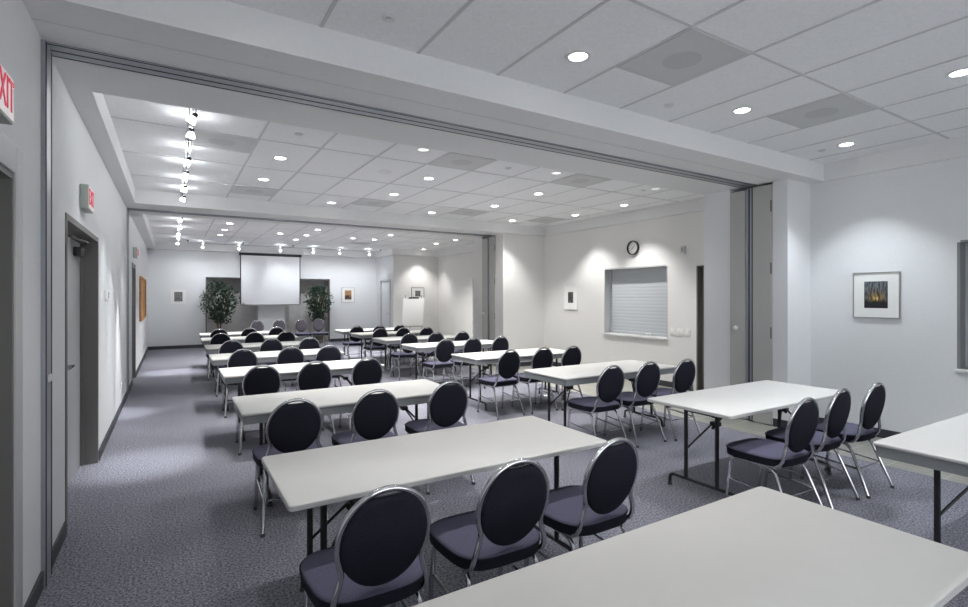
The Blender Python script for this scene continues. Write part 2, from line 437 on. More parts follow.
MB().box(XL, XL + .016, y1 + .02, y1 + .145, 0, h + .145, .003).box(XL, XL + .016, y0 - .145, y0 - .02, 0, h + .145, .003).box(XL, XL + .016, y0 - .02, y1 + .02, h + .02, h + .145, .003).build('casing', M['door'], d1)
left_door(2, *DOORS[1], double=True, closer=True, casing=.035)
left_door(3, *DOORS[2], casing=.07)
# door in the right wall of the middle bay and door in the alcove
f = MB().box(XM - .012, XM + WT, MD[1] - .008, MD[1] + .018, 0, 2.115).box(XM - .012, XM + WT, MD[0] + .008, MD[1] - .008, 2.092, 2.115).box(XM - .012, XM + WT, MD[0] - .05, MD[0] + .008, 0, 2.115)
d = struct('door_4', f, M['frame'])
lf = MB().box(XM + .10, XM + .14, MD[0] + .012, MD[1] - .012, .008, 2.088, .002).build('door_leaf', M['backroom'], d)
MB().tube([(XM + .1, MD[0] + .09, 1.02), (XM + .05, MD[0] + .09, 1.02), (XM + .05, MD[0] + .2, 1.02)], .009).build('door_handle', M['chrome'], lf)
f = MB().box(6.488, 6.62, AD[0] - .05, AD[0] + .008, 0, 2.2).box(6.488, 6.63, AD[1] - .008, AD[1] + .05, 0, 2.2).box(6.488, 6.63, AD[0] + .008, AD[1] - .008, 2.142, 2.2)
d = struct('door_5', f, M['door'])
lf = MB().box(6.53, 6.57, AD[0] + .012, AD[1] - .012, .008, 2.138, .002).build('door_leaf', M['wall'], d)
MB().tube([(6.53, AD[0] + .09, 1.0), (6.48, AD[0] + .09, 1.0), (6.48, AD[0] + .2, 1.0)], .009).build('door_handle', M['chrome'], lf)
# pocket doors and the folded partition between them
def pocket_doors(n, d0, d1, k):
    gap = (d0 + (d1 - d0) * .44, d0 + (d1 - d0) * .62)
    near = MB().box(X1 - .012, X1 + .03, d0 + .004, gap[0], .01, ZS - .03, .003)
    far = MB().box(X1 - .012, X1 + .03, gap[1], d1 - .004, .01, ZS - .05, .003)
    a = struct('door_%d' % n, near, M['pocket'])
    for z in (.35, 1.15, 1.95, 2.72):
        MB().box(X1 - .022, X1 - .012, d0 + .002, d0 + .02, z - .07, z + .07, .002).build('hinge', M['frame'], a)
    b = struct('door_%d' % (n + 1), far, M['pocket'])
    kb = MB().xf(Matrix.Identity(4))
    prof = [(.0, .012), (.02, .012), (.03, .028), (.045, .032), (.06, .026), (.066, .008)]
    yk = (gap[1] + d1) / 2
    kb.loft([[(X1 - .012 - p, yk + r * math.cos(2 * PI * i / 16), 1.19 + r * math.sin(2 * PI * i / 16)) for i in range(16)] for p, r in prof])
    kb.build('door_knob', M['white_metal'], b)
    g = gap
    p = struct('partition', MB().box(X1 - .004, X1 + .9, g[0] + .02, g[0] + .042, .02, ZS - .03).box(X1 - .004, X1 + .9, g[0] + .064, g[1] - .012, .02, ZS - .03), M['alu'])
    struct('partition_seal', MB().box(X1 + .0, X1 + .9, g[0] + .004, g[0] + .02, .02, ZS - .03).box(X1, X1 + .9, g[0] + .042, g[0] + .064, .02, ZS - .03), M['screen_black'], p)
pocket_doors(6, 3.48, 4.04, 1)
pocket_doors(8, 9.78, 10.36, 2)

# serving hatches: recess, roll shutter, sill
def hatch(n, xw, y0, y1, z0, z1, depth, smat, rmat=None):
    r = MB()
    xb = xw + depth
    e = .006
    r.box(xw - .001, xb, y0 - .02, y0 + e, z0, z1).box(xw - .001, xb, y1 - e, y1 + .02, z0, z1).box(xw - .001, xb, y0 + e, y1 - e, z1 - e, z1 + .02).box(xw - .001, xb, y0 + e, y1 - e, z0 - .02, z0 + e).box(xb, xb + .02, y0 - .02, y1 + .02, z0 - .02, z1 + .02)
    root = struct('window_%d' % n, r, rmat or M['wall_warm'])
    sill = MB().box(xw - .03, xw + .02, y0 - .03, y1 + .03, z0 - .035, z0, .005).build('window_sill', M['white_metal'], root)
    sh = MB(); N = int((z1 - z0) / .062)
    hz = (z1 - z0) / N
    prof = []
    for i in range(N):
        za = z0 + i * hz
        prof += [(0.0, za + .001), (-.0007, za + .004), (-.0009, za + hz * .5), (-.0007, za + hz - .004), (0.0, za + hz - .001)]
    vs = []; fs = []
    for x, z in prof: vs += [(xb - .02 + x, y0 + .03, z), (xb - .02 + x, y1 - .03, z)]
    for i in range(len(prof) - 1): fs.append((2 * i, 2 * i + 1, 2 * i + 3, 2 * i + 2))
    sh.add(vs, fs)
    s = sh.build('roller_shutter', smat, root, ang=60)
    MB().box(xb - .05, xb - .01, y0, y0 + .035, z0, z1).build('shutter_guide', M['shutter'], root)
    MB().box(xb - .05, xb - .01, y1 - .035, y1, z0, z1).build('shutter_guide', M['shutter'], root)
    MB().box(xb - .055, xb - .03, y0 + .04, y1 - .04, z0 + .002, z0 + .06, .004).build('bottom_rail', M['shutter'], root)
    MB().box(xb - .075, xb - .055, (y0 + y1) / 2 - .3, (y0 + y1) / 2 - .18, z0 + .03, z0 + .045, .003).build('shutter_pull', M['white_metal'], root)
    return root
hatch(1, XM, *SH, .19, M['shutter'], M['door'])  # darker door paint on the reveals puts their shade into the colour
hatch(2, XN, *NW, .19, M['window_dark'], M['window_dark'])
hatch(3, XF, *FH, .19, M['window_dark'])

# ------------------------------------------------------------------ folding tables
TW, TD, TH = 1.81, .76, .74
def make_table(apron):
    root = thing('folding_table', '', 'table')
    t = .027 if not apron else .02
    b = .004
    MB().loft([rrect(TW - 2 * b, TD - 2 * b, .02, TH - t), rrect(TW, TD, .024, TH - t + b), rrect(TW, TD, .024, TH - b), rrect(TW - 2 * b, TD - 2 * b, .02, TH)]).build('tabletop', M['table'], root, ang=50)
    if not apron:
        MB().loft([rrect(TW + .003, TD + .003, .025, TH - t + .003), rrect(TW + .003, TD + .003, .025, TH - .006)], False, False).build('edge_band', M['table_edge'], root)
        MB().box(-TW / 2 + .05, TW / 2 - .05, -TD / 2 + .16, -TD / 2 + .185, TH - t - .025, TH - t).box(-TW / 2 + .05, TW / 2 - .05, TD / 2 - .185, TD / 2 - .16, TH - t - .025, TH - t).build('rail', M['black'], root)
    else:
        w, d = TW - .02, TD - .02; h = .062
        MB().loft([rrect(w, d, .02, TH - t), rrect(w, d, .02, TH - t - h), rrect(w - .04, d - .04, .01, TH - t - h), rrect(w - .04, d - .04, .01, TH - t), rrect(w, d, .02, TH - t)], False, False).build('apron', M['apron'], root)
    zt = TH - t
    for s in (-1, 1):
        xe = s * (TW / 2 - .20)
        leg = MB()
        for sy in (-1, 1):
            leg.tube([(xe, sy * .14, zt - .03), (xe, sy * .14, .10)], .016, 8)
        leg.tube(smooth_path([(xe, -.30, .012), (xe, -.295, .10), (xe, .295, .10), (xe, .30, .012)], .07), .0135, 8)
        leg.tube([(xe, -.14, zt - .05), (xe, .14, zt - .05)], .011, 8)
        lg = leg.build('leg', M['black'], root)
        for sy in (-1, 1):
            MB().disc((xe, sy * .30), .018, 0, .02, 12).build('foot_cap', M['rubber'], lg)
        MB().box(xe - .025, xe + .025, -.25, .25, zt - .022, zt - .001, .003).build('hinge_plate', M['black'], root)
        br = MB()
        xi = xe - s * .42
        br.tube([(xe, -.14, .34), (xe - s * .17, -.03, .54)], .008, 8).tube([(xe, .14, .34), (xe - s * .17, .03, .54)], .008, 8)
        br.tube([(xe - s * .15, 0, .52), (xi, 0, zt - .012)], .012, 8)
        br.box(xe - s * .19 - .03, xe - s * .19 + .03, -.035, .035, .535, .57, .006)
        bo = br.build('brace', M['black'], root)
        MB().box(xi - .03, xi + .03, -.05, .05, zt - .02, zt - .001, .003).build('lock_bracket', M['black'], bo)
    return root
protoT = {True: make_table(True), False: make_table(False)}
usedT = {True: False, False: False}
def put_table(x, y, apron, label, group, rz=0):
    if not usedT[apron]:
        t = protoT[apron]; usedT[apron] = True
    else:
        t = copy_tree(protoT[apron])
    t.location = (x, y, 0); t.rotation_euler = (0, 0, rz)
    tag(t, label, 'table', group)
    return t

# ------------------------------------------------------------------ chairs
def make_chair():
    root = thing('banquet_chair', '', 'chair')
    # seat pad (crowned)
    def so(sc, z, n=40):
        out = []
        for k in range(n):
            a = 2 * PI * k / n
            ca, sa = math.cos(a), math.sin(a)
            e = 2 / 3.6
            x = .232 * sc * math.copysign(abs(ca) ** e, ca); y = .222 * sc * math.copysign(abs(sa) ** e, sa)
            x *= 1 + .10 * (y / .222) * .6
            out.append((x, y * (1.07 if y > 0 else 1) , z))
        return out
    MB().loft([so(1.0, .460), so(1.0, .466), so(.985, .473), so(.95, .477), so(.85, .481), so(.6, .484), so(.3, .4855), so(.05, .486)], False, True).build('seat', M['fabric'], root, ang=70)
    MB().loft([so(.93, .412), so(.985, .414), so(1.0, .42), so(1.0, .460)], True, False).build('seat_boxing', M['fabric_back'], root, ang=70)
    MB().tube([(p[0] * 1.003, p[1] * 1.003, .463) for p in so(1.0, 0)], .0045, 6, True).build('welt', M['fabric_back'], root, ang=80)
    # back pad in its own tilted plane
    cz, cy, tilt = .690, -.245, R(11)
    T = Matrix.Translation((0, cy, cz)) @ Matrix.Rotation(tilt, 4, 'X')
    rx, rz_ = .171, .194
    def bo(sc, y, n=48):
        out = []
        for k in range(n):
            a = 2 * PI * k / n
            x = rx * math.cos(a); z = rz_ * math.sin(a)
            z = min(z, rz_ * (.90 + .05 * abs(math.cos(a)) ** 1.5))
            out.append((x * sc, y, z * sc))
        return out
    # front faces +y; the back panel is a flatter shell
    MB().loft([bo(.05, .036), bo(.5, .034), bo(.8, .030), bo(.93, .022), bo(.99, .008), bo(1, -.003)], True, False).xf(T).build('backrest', M['fabric_front'], root, ang=70)
    MB().loft([bo(1.0, -.003), bo(.995, -.010), bo(.96, -.016), bo(.85, -.020), bo(.5, -.023), bo(.05, -.024)], False, True).xf(T).build('back_panel', M['fabric_back'], root, ang=70)
    # tube frame: from under the seat up round the pad and down again
    def ring(a): return T @ Vector(((rx + .008) * math.cos(a), 0, (rz_ + .008) * math.sin(a)))
    a0 = R(-34)
    pts = [Vector((.172, .06, .402)), Vector((.178, -.10, .402))]
    p1 = ring(a0)
    pts += [Vector((.184, -.165, .404)), Vector((.189, -.205, .422)), Vector((.190, -.222, .462)), Vector((.183, -.224, .505))]
    N = 40
    arc = [ring(a0 + (PI - 2 * a0) * k / N) for k in range(N + 1)]
    left = [Vector((-p.x, p.y, p.z)) for p in reversed(pts)]
    raw = pts + arc + left
    # one smoothing pass of the lower bends
    raw2 = [raw[0]]
    for i in range(1, len(raw)):
        a, b_ = raw[i - 1], raw[i]
        if (b_ - a).length > .05:
            raw2.append(a.lerp(b_, .5))
        raw2.append(b_)
    for it in range(2):
        raw2 = [raw2[0]] + [(raw2[i - 1] + raw2[i] * 2 + raw2[i + 1]) / 4 for i in range(1, len(raw2) - 1)] + [raw2[-1]]
    MB().tube([tuple(p) for p in raw2], .0122, 8).build('back_frame', M['chrome'], root, ang=80)
    for s in (-1, 1):
        fl = MB().tube(smooth_path([(s * .185, .02, .398), (s * .195, .165, .398), (s * .205, .205, .012)], .06, 6), .0125, 8).build('leg', M['chrome'], root, ang=80)
        MB().disc((s * .205, .205), .0145, 0, .022, 10).build('foot_glide', M['rubber'], fl)
        rl = MB().tube(smooth_path([(s * .165, .03, .388), (s * .178, -.15, .388), (s * .213, -.30, .012)], .06, 6), .0125, 8).build('leg', M['chrome'], root, ang=80)
        MB().disc((s * .213, -.30), .0145, 0, .022, 10).build('foot_glide', M['rubber'], rl)
        MB().tube([(s * .198, .19, .235), (s * .196, -.222, .205)], .0078, 6).build('stretcher', M['chrome'], root)
    MB().tube([(-.185, .10, .39), (.185, .10, .39)], .009, 6).build('seat_bar', M['chrome'], root)
    MB().tube([(-.172, -.11, .388), (.172, -.11, .388)], .009, 6).build('seat_bar', M['chrome'], root)
    MB().tube([(-.196, -.222, .205), (.196, -.222, .205)], .006, 6).build('stretcher', M['chrome'], root)
    return root
protoC = make_chair(); usedC = False
def put_chair(x, ytop, label, group, rz=0.0, off=.286):
    """x, y of the top of the backrest"""
    global usedC
    if not usedC: c = protoC; usedC = True
    else: c = copy_tree(protoC)
    c.location = (x - math.sin(rz) * off, ytop + math.cos(rz) * off, 0)
    c.rotation_euler = (0, 0, rz)
    tag(c, label, 'chair', group)
    return c

SEATS = ('at the door-wall end', 'in the middle', 'at the aisle end')
SEATS_R = ('at the aisle end', 'in the middle', 'at the hatch-wall end')
LEFT = [  # table near edge, apron, x of left end, chairs
    (.55, False, .475, []),
    (2.19, False, .41, [(.685, 1.79), (1.28, 1.79), (1.885, 1.80)]),
    (4.08, True, .44, [(.73, 3.66), (1.33, 3.70), (1.98, 3.75)]),
    (6.10, True, .48, [(.80, 5.66), (1.34, 5.69), (1.94, 5.71)]),
    (7.83, True, .47, [(.86, 7.50), (1.43, 7.50), (1.94, 7.42)]),
    (9.53, True, .49, [(.83, 9.15), (1.44, 9.16), (2.04, 9.08)]),
    (11.32, True, .51, [(.81, 11.0), (1.41, 10.98), (2.01, 11.0)]),
    (12.9, True, .55, [(.89, 12.5), (1.50, 12.5), (2.08, 12.55)]),
]
RIGHT = [
    (.58, True, 3.525, []),
    (2.18, False, 3.42, [(3.78, 1.825), (4.385, 1.87), (4.92, 1.845)]),
    (4.08, True, 3.51, [(3.90, 3.74), (4.42, 3.74), (4.93, 3.69)]),
    (5.98, True, 3.56, [(3.83, 5.55), (4.40, 5.56), (4.92, 5.53)]),
    (7.88, True, 3.54, [(3.89, 7.52), (4.43, 7.54), (4.97, 7.54)]),
    (9.50, True, 3.57, [(3.96, 9.1), (4.48, 9.08), (5.03, 9.0)]),
    (11.15, True, 3.60, [(4.0, 10.8), (4.5, 10.8), (5.04, 10.75)]),
    (12.5, True, 3.60, [(3.82, 12.05), (4.37, 12.0), (4.9, 11.98)]),
]
for side, data, seats in (('exit-door side', LEFT, SEATS), ('serving-hatch side', RIGHT, SEATS_R)):
    for i, (y0, ap, xl, ch) in enumerate(data):
        put_table(xl + TW / 2, y0 + TD / 2, ap, 'white %s folding table, %s from the camera on the %s' % ('grey-aproned' if ap else 'thin-edged', ORD[i], side), 'folding tables on the ' + side, R(-1.3) if (side[0] == 's' and i == 0) else 0)
        for k, (cx, cy) in enumerate(ch):
            for tl in (xl + .2, xl + TW - .2):      # keep chair feet clear of the table's legs
                for sgn in (-1, 1):
                    dx = cx + sgn * .207 - tl
                    if abs(dx) < .058: cx += (.058 - abs(dx)) * (1 if dx >= 0 else -1)
            put_chair(cx, cy, 'navy round-backed chair %s of the %s table on the %s' % (seats[k], ORD[i], side), 'chairs on the ' + side, R(random.uniform(-2, 2)))
# four chairs in front of the far wall, facing the tables
for k, x in enumerate((2.18, 2.80, 3.44, 3.97)):
    put_chair(x, 16.5, 'navy chair facing the tables, %s along the far wall counting from the cork-board side' % ORD[k], 'chairs facing the tables', PI + R((4, -3, 2, -2)[k]))

# ------------------------------------------------------------------ ceiling fixtures
def spot(name, loc, power, size, blend, rad, col, target=None):
    l = bpy.data.lights.new(name, 'SPOT'); l.energy = power; l.spot_size = R(size); l.spot_blend = blend
    l.shadow_soft_size = rad; l.color = col
    o = bpy.data.objects.new(name, l); C.objects.link(o); o.location = loc
    if target is not None:
        o.rotation_euler = (Vector(target) - Vector(loc)).to_track_quat('-Z', 'Y').to_euler()
    return o
def make_down(lens=None):
    r = thing('recessed_downlight', '', 'ceiling light')
    MB().ring((0, 0), .062, .086, -.006, -.0005).build('trim_ring', M['white_metal'], r)
    MB().disc((0, 0), .062, -.0035, -.001, 24).build('lens', lens or M['lamp'], r)
    return r
def make_down_off():
    r = thing('recessed_downlight', '', 'ceiling light')
    MB().ring((0, 0), .062, .086, -.006, -.0005).build('trim_ring', M['white_metal'], r)
    MB().disc((0, 0), .062, -.0035, -.001, 24).build('lens', M['lamp_off'], r)
    return r
NEUT = (1, .985, .965); COOL = (.90, .95, 1.0); WARM = (1, .98, .955)
DP = 155
pd = make_down(); pdu = [False]
def put_down(x, y, label, grp, power=DP, col=NEUT, size=96):
    if not pdu[0]: o = pd; pdu[0] = True
    else: o = copy_tree(pd)
    o.location = (x, y, ZC)
    tag(o, label, 'ceiling light', grp)
    sp = spot('downlight_lamp', (x, y, ZC - .03), power, size, .75, .03, col)
    return o
near = [(2.35, 2.6), (4.25, 2.6), (6.15, 2.6), (4.89, 1.33)]
for (x, y) in ((.45, 2.6), (1.09, 1.33), (2.99, 1.33)):  # assumed lamps above the view, added to brighten the near bay
    put_down(x, y, 'lit downlight in the near bay over the %s' % {.45: 'aisle by the exit door', 1.09: 'door-wall end of the first exit-side table', 2.99: 'gap between the first tables'}[x], 'downlights of the near bay', {.45: 36}.get(x, 30), NEUT)
for i, (x, y) in enumerate(near):
    row = 'beside the partition beam' if y > 2 else 'nearest the camera'
    put_down(x, y, ('lit downlight in the near bay %s, %s from the exit-door wall' % (row, ORD[i])) if y > 2 else 'lit downlight in the near bay set apart from the row beside the beam', 'downlights of the near bay', 84 if 3 < x < 5 else 74, COOL if x > 4 else NEUT)
pdd = make_down(M['lamp_dim'])
mid = [(1.09, 6.34), (3.02, 6.36), (4.95, 6.4), (6.87, 6.4), (1.09, 7.62), (3.02, 7.65), (4.95, 7.68), (6.88, 7.7), (2.37, 8.9), (4.3, 8.93), (6.22, 8.95)]
for k, (x, y) in enumerate(((2.38, 5.15), (4.32, 5.2), (6.22, 5.17))):
    o = pdd if k == 0 else copy_tree(pdd)
    o.location = (x, y, ZC)
    tag(o, 'dim recessed downlight just behind the partition beam, %s from the exit-door wall' % ORD[k], 'ceiling light', 'downlights of the middle bay')
    spot('downlight_lamp', (x, y, ZC - .03), DP * (.95 if x < 3 else .5), 96, .75, .03, NEUT)
for i, (x, y) in enumerate(mid):
    row = ORD[0] if y < 7 else (ORD[1] if y < 8.2 else ORD[2])
    j = i % 4
    put_down(x, y, 'lit round downlight in the middle bay, %s row, %s from the exit-door wall' % (row, ORD[j]), 'downlights of the middle bay', DP * (.66 if x > 6 else 1), WARM if x > 4 else NEUT)
far = [(1.1, 12.6), (3.03, 12.65), (4.95, 12.76), (6.97, 12.9), (1.1, 13.85), (2.39, 13.94), (3.05, 13.95), (4.32, 14.0), (4.94, 14.02), (6.95, 14.1), (1.1, 15.1), (3.03, 15.2), (4.93, 15.28), (7.4, 16.0)]
cnt = {}
for i, (x, y) in enumerate(far):
    row = ORD[0] if y < 13.3 else (ORD[1] if y < 14.6 else ORD[2])
    j = cnt.get(row, 0); cnt[row] = j + 1
    lab = 'lit round downlight in the far bay, %s row, %s from the exit-door wall' % (row, ORD[j])
    if y > 15.8: lab = 'lit round downlight over the flip chart easel'
    put_down(x, y, lab, 'downlights of the far bay', DP * (.5 if y > 15.8 else 1), WARM if x > 4.5 else NEUT)
po = make_down_off(); first = True
for k, (x, y) in enumerate(((2.38, 6.34),)):
    o = po if first else copy_tree(po); first = False
    o.location = (x, y, ZC)
    tag(o, 'unlit round downlight in the middle bay between two lit ones', 'ceiling light', 'unlit downlights')

def make_vent():
    r = thing('ceiling_vent', '', 'vent')
    w = .61
    fr = MB()
    fr.loft([rrect(w, w, .004, -.007, 2), rrect(w, w, .004, -.001, 2), rrect(w - .05, w - .05, .003, -.001, 2), rrect(w - .05, w - .05, .003, -.007, 2), rrect(w, w, .004, -.007, 2)], False, False).build('frame', M['vent'], r)
    MB().box(-w / 2 + .025, w / 2 - .025, -w / 2 + .025, w / 2 - .025, -.005, -.001).build('perforated_panel', M['vent'], r)
    MB().disc((0, 0), .13, -.0056, -.004, 28).build('diffuser_core', M['vent_core'], r)
    return r
pv = make_vent(); first = True
vents = [((GX[5] + GX[6]) / 2, 2.265, 'near bay above the first exit-side table'), ((GX[8] + GX[9]) / 2, 2.265, 'near bay toward the hatch side'),
         ((GX[1] + GX[2]) / 2, 6.0, 'middle bay beside the lighting track'), ((GX[5] + GX[6]) / 2, 5.38, 'middle bay just behind the partition beam'), ((GX[8] + GX[9]) / 2, 5.38, 'middle bay, hatch side behind the partition beam'),
         ((GX[2] + GX[3]) / 2, 8.53, 'middle bay, back row next to the track'), ((GX[5] + GX[6]) / 2, 8.53, 'middle bay, second of the back row'), ((GX[8] + GX[9]) / 2, 8.53, 'middle bay, third of the back row'), ((GX[11] + GX[12]) / 2, 8.53, 'middle bay corner by the warm-lit pocket wall'),
         ((GX[8] + GX[9]) / 2, 11.4, 'far bay, behind the second beam'), ((GX[8] + GX[9]) / 2, 15.2, 'far bay near the flip chart')]
for x, y, w in vents:
    o = pv if first else copy_tree(pv); first = False
    o.location = (x, y, ZC - .0015); tag(o, 'square grey perforated air vent in the ' + w, 'vent', 'ceiling vents')
def make_sprk():
    r = thing('ceiling_sprinkler', '', 'sprinkler')
    MB().ring((0, 0), .022, .042, -.010, -.0005, 20).build('escutcheon', M['white_metal'], r)
    MB().disc((0, 0), .012, -.016, -.001, 10).disc((0, 0), .02, -.020, -.016, 16).build('deflector', M['white_metal'], r)
    return r
ps = make_sprk(); first = True
for x, y, w in ((1.08, 2.82, 'near bay, first from the exit-door wall'), (3.61, 2.86, 'near bay, middle one by the beam'), (6.17, 2.85, 'near bay beside the hatch-side corner'),
                (1.09, 5.31, 'middle bay beside the track'), (3.63, 5.32, 'middle bay between two vents'), (6.17, 5.36, 'middle bay on the hatch side')):
    o = ps if first else copy_tree(ps); first = False
    o.location = (x, y, ZC); tag(o, 'small ceiling fire sprinkler in the ' + w, 'sprinkler', 'ceiling sprinklers')

# ------------------------------------------------------------------ track lighting
def rail(label, a, b, ends=True):
    r = thing('lighting_track', label, 'track light', group='lighting tracks')
    ax, ay = a; bx, by = b
    d = Vector((bx - ax, by - ay, 0)).normalized(); n_ = Vector((-d.y, d.x, 0))
    m = MB()
    for s in (-1, 1):
        m.tube([(ax + n_.x * .022 * s, ay + n_.y * .022 * s, ZC - .075), (bx + n_.x * .022 * s, by + n_.y * .022 * s, ZC - .075)], .006, 6)
    m.build('rail', M['chrome'], r)
    L = (Vector(b) - Vector(a)).length; k = max(2, int(L / 1.3))
    for i in range(k + 1):
        p = Vector((ax, ay, 0)) + d * (L * i / k)
        MB().disc((p.x, p.y), .028, ZC - .02, ZC - .001, 14).tube([(p.x, p.y, ZC - .02), (p.x, p.y, ZC - .082)], .006, 6).build('standoff', M['black'], r)
    return r
rail('track along the exit-door wall in the middle bay', (.15, 4.5), (.15, 9.3))
rail('track along the exit-door wall in the far bay', (.15, 10.6), (.15, 16.9))
rail('track running along the far wall above the screen', (.4, 16.95), (6.2, 16.95))
def head(x, y, target, label, power, size, col, grp, blend=.5):
    r = thing('track_spotlight', label, 'spotlight', (x, y, ZC - .082), 0, grp)
    d = (Vector(target) - Vector((x, y, ZC - .16))).normalized()
    q = d.to_track_quat('-Z', 'Y').to_matrix().to_4x4()
    MB().tube([(0, 0, 0), (0, 0, -.06)], .006, 6).build('stem', M['chrome'], r)
    T = Matrix.Translation((0, 0, -.085)) @ q
    prof = [(.012, .05), (.020, .045), (.022, .02), (.020, .012)]
    circ = lambda rr, z: [(rr * math.cos(2 * PI * i / 16), rr * math.sin(2 * PI * i / 16), z) for i in range(16)]
    MB().loft([circ(rr, z) for rr, z in prof]).xf(T).build('housing', M['black'], r)
    MB().loft([circ(.018, .012), circ(.026, .0), (circ(.033, -.02)), circ(.036, -.036)], False, False).xf(T).build('reflector', M['spotglass'], r)
    MB().disc((0, 0), .034, -.040, -.034, 14).xf(T).build('lamp', M['spotlamp'], r)
    p = T @ Vector((0, 0, -.06))
    gl = bpy.data.lights.new('track_lamp_spill', 'POINT'); gl.energy = 2.2; gl.shadow_soft_size = .02; gl.color = col
    go = bpy.data.objects.new('track_lamp_spill', gl); C.objects.link(go); go.location = (x, y, ZC - .10)
    spot('track_lamp', (x + p.x, y + p.y, ZC - .082 + p.z), power, size, blend, .02, col, target)
    return r
TC = (.93, .965, 1.0)
for k, (y, tgt, pw, sz) in enumerate(((4.8, (-.61, 4.95, 1.6), 12, 45), (5.25, (-.22, 5.85, 0), 150, 26), (6.35, (-.61, 6.75, 1.3), 30, 40), (7.05, (-.61, 7.5, 1.0), 40, 34), (8.0, (-.62, 8.45, .35), 170, 24), (8.8, (-.61, 9.2, 1.2), 30, 34))):
    head(.15, y, tgt, 'lit spotlight on the middle-bay track, %s from the camera' % ORD[k], pw * 2.2, sz, TC, 'spotlights on the middle-bay track', 1.0)
for k, (y, tgt, pw, sz) in enumerate(((11.2, (-.61, 11.6, 1.5), 14, 45), (12.4, (0, 12.6, 0), 150, 28), (13.8, (-.61, 14.4, 1.0), 40, 34), (16.2, (-.61, 16.6, 1.5), 16, 45))):
    head(.15, y, tgt, 'lit spotlight on the far-bay track by the exit-door wall, %s from the camera' % ORD[k], pw * 2.6, sz, TC, 'spotlights on the far-bay side track', 1.0)
for k, (x, tgt, pw, sz) in enumerate(((.78, (.3, 18.2, 1.3), 40, 110), (1.74, (1.5, 18.2, 1.2), 34, 110), (2.92, (3.05, 17.96, 2.1), 34, 62), (3.92, (4.1, 18.2, 1.3), 34, 110), (4.78, (5.0, 18.2, 1.2), 40, 110), (5.8, (5.9, 18.2, 1.2), 40, 110))):
    head(x, 16.95, tgt, 'lit spotlight facing the far wall, %s from the cork-board side' % ORD[k], pw * .9, sz, TC, 'spotlights facing the far wall', 1.0)

# ------------------------------------------------------------------ things on the walls
def text_mesh(name, body, size, matl, parent, M4, ext=.002):
    cu = bpy.data.curves.new(name, 'FONT'); cu.body = body; cu.size = size; cu.extrude = ext; cu.align_x = 'CENTER'; cu.align_y = 'CENTER'
    cu.offset = 0
    t = bpy.data.objects.new(name, cu); C.objects.link(t)
    dg = bpy.context.evaluated_depsgraph_get()
    me = bpy.data.meshes.new_from_object(t.evaluated_get(dg))
    C.objects.unlink(t); bpy.data.objects.remove(t)
    me.transform(M4); me.materials.clear(); me.materials.append(matl)
    o = bpy.data.objects.new(name, me); C.objects.link(o); o.parent = parent
    return o
# local frame: face points +X, text runs along -Y... seen from the room the word starts at the near end
FX = Matrix(((0, 0, 1, 0), (1, 0, 0, 0), (0, 1, 0, 0), (0, 0, 0, 1)))
def exit_sign(y, z, label, w=.30, h=.19, d=.055):
    r = thing('exit_sign', label, 'sign', (XL, y, z), 0, 'exit signs')
    MB().box(0, d, -w / 2, w / 2, -h / 2, h / 2, .004).build('housing', M['sign_box'], r)
    MB().box(d - .001, d + .003, -w / 2 + .01, w / 2 - .01, -h / 2 + .01, h / 2 - .01).build('face', M['sign_face'], r)
    text_mesh('lettering', 'EXIT', .185, M['red'], r, Matrix.Translation((d + .004, 0, 0)) @ FX @ Matrix.Diagonal((.74, 1, 1, 1)))
    return r
exit_sign(2.65, 2.40, 'red and white EXIT sign over the door nearest the camera')
exit_sign(5.17, 2.385, 'red and white EXIT sign over the double door with a closer')
exit_sign(11.6, 2.42, 'EXIT sign over the far-bay door beside the cork board', d=.07)

def picture(name, label, xy, z, w, h, normal, kind, iw, ih, fm=None):
    """normal: '-x' on right walls, '-y' on far walls"""
    r = thing(name, label, 'picture', (xy[0], xy[1], z), 0, 'framed pictures')
    def bx(a0, a1, b0, b1, d0, d1, bev=0):
        m = MB()
        if normal == '-x': m.box(-d1, -d0, a0, a1, b0, b1, bev)
        else: m.box(a0, a1, -d1, -d0, b0, b1, bev)
        return m
    t = .010
    f = bx(-w / 2, w / 2, h / 2 - t, h / 2, .001, .026, .002)
    for a in (bx(-w / 2, w / 2, -h / 2, -h / 2 + t, .001, .026, .002), bx(-w / 2, -w / 2 + t, -h / 2 + t, h / 2 - t, .001, .026, .002), bx(w / 2 - t, w / 2, -h / 2 + t, h / 2 - t, .001, .026, .002)): f.add(a.v, a.f)
    f.build('frame', fm or M['pframe'], r)
    bx(-w / 2 + t, w / 2 - t, -h / 2 + t, h / 2 - t, .002, .014).build('mat_board', M['matboard'], r)
    bx(-iw / 2, iw / 2, -ih / 2 + .005, ih / 2 + .005, .014, .0155).build('print', dusk_mat() if kind == 'dusk' else print_mat('print_' + kind, kind), r)
picture('framed_picture', 'framed dusk photograph with trees on the near hatch-side wall', (XN, 2.595), 1.615, .455, .525, '-x', 'dusk', .228, .305)
picture('framed_picture', 'small framed dark print on the wall beyond the shutter hatch', (XM, 8.53), 1.575, .44, .53, '-x', 'dark', .17, .24, M['white_metal'])
picture('framed_picture', 'small framed grey print on the far wall beside the cork board', (.18, YF), 1.59, .42, .45, '-y', 'grey', .22, .29, M['white_metal'])
picture('framed_picture', 'small framed warm-toned print on the far wall beyond the screen', (5.43, YF), 1.65, .46, .54, '-y', 'warm', .24, .33, M['pframe'])
picture('framed_picture', 'thin-framed print on the wall behind the flip chart', (7.40, 16.5), 1.70, .48, .44, '-y', 'grey', .2, .2, M['black'])

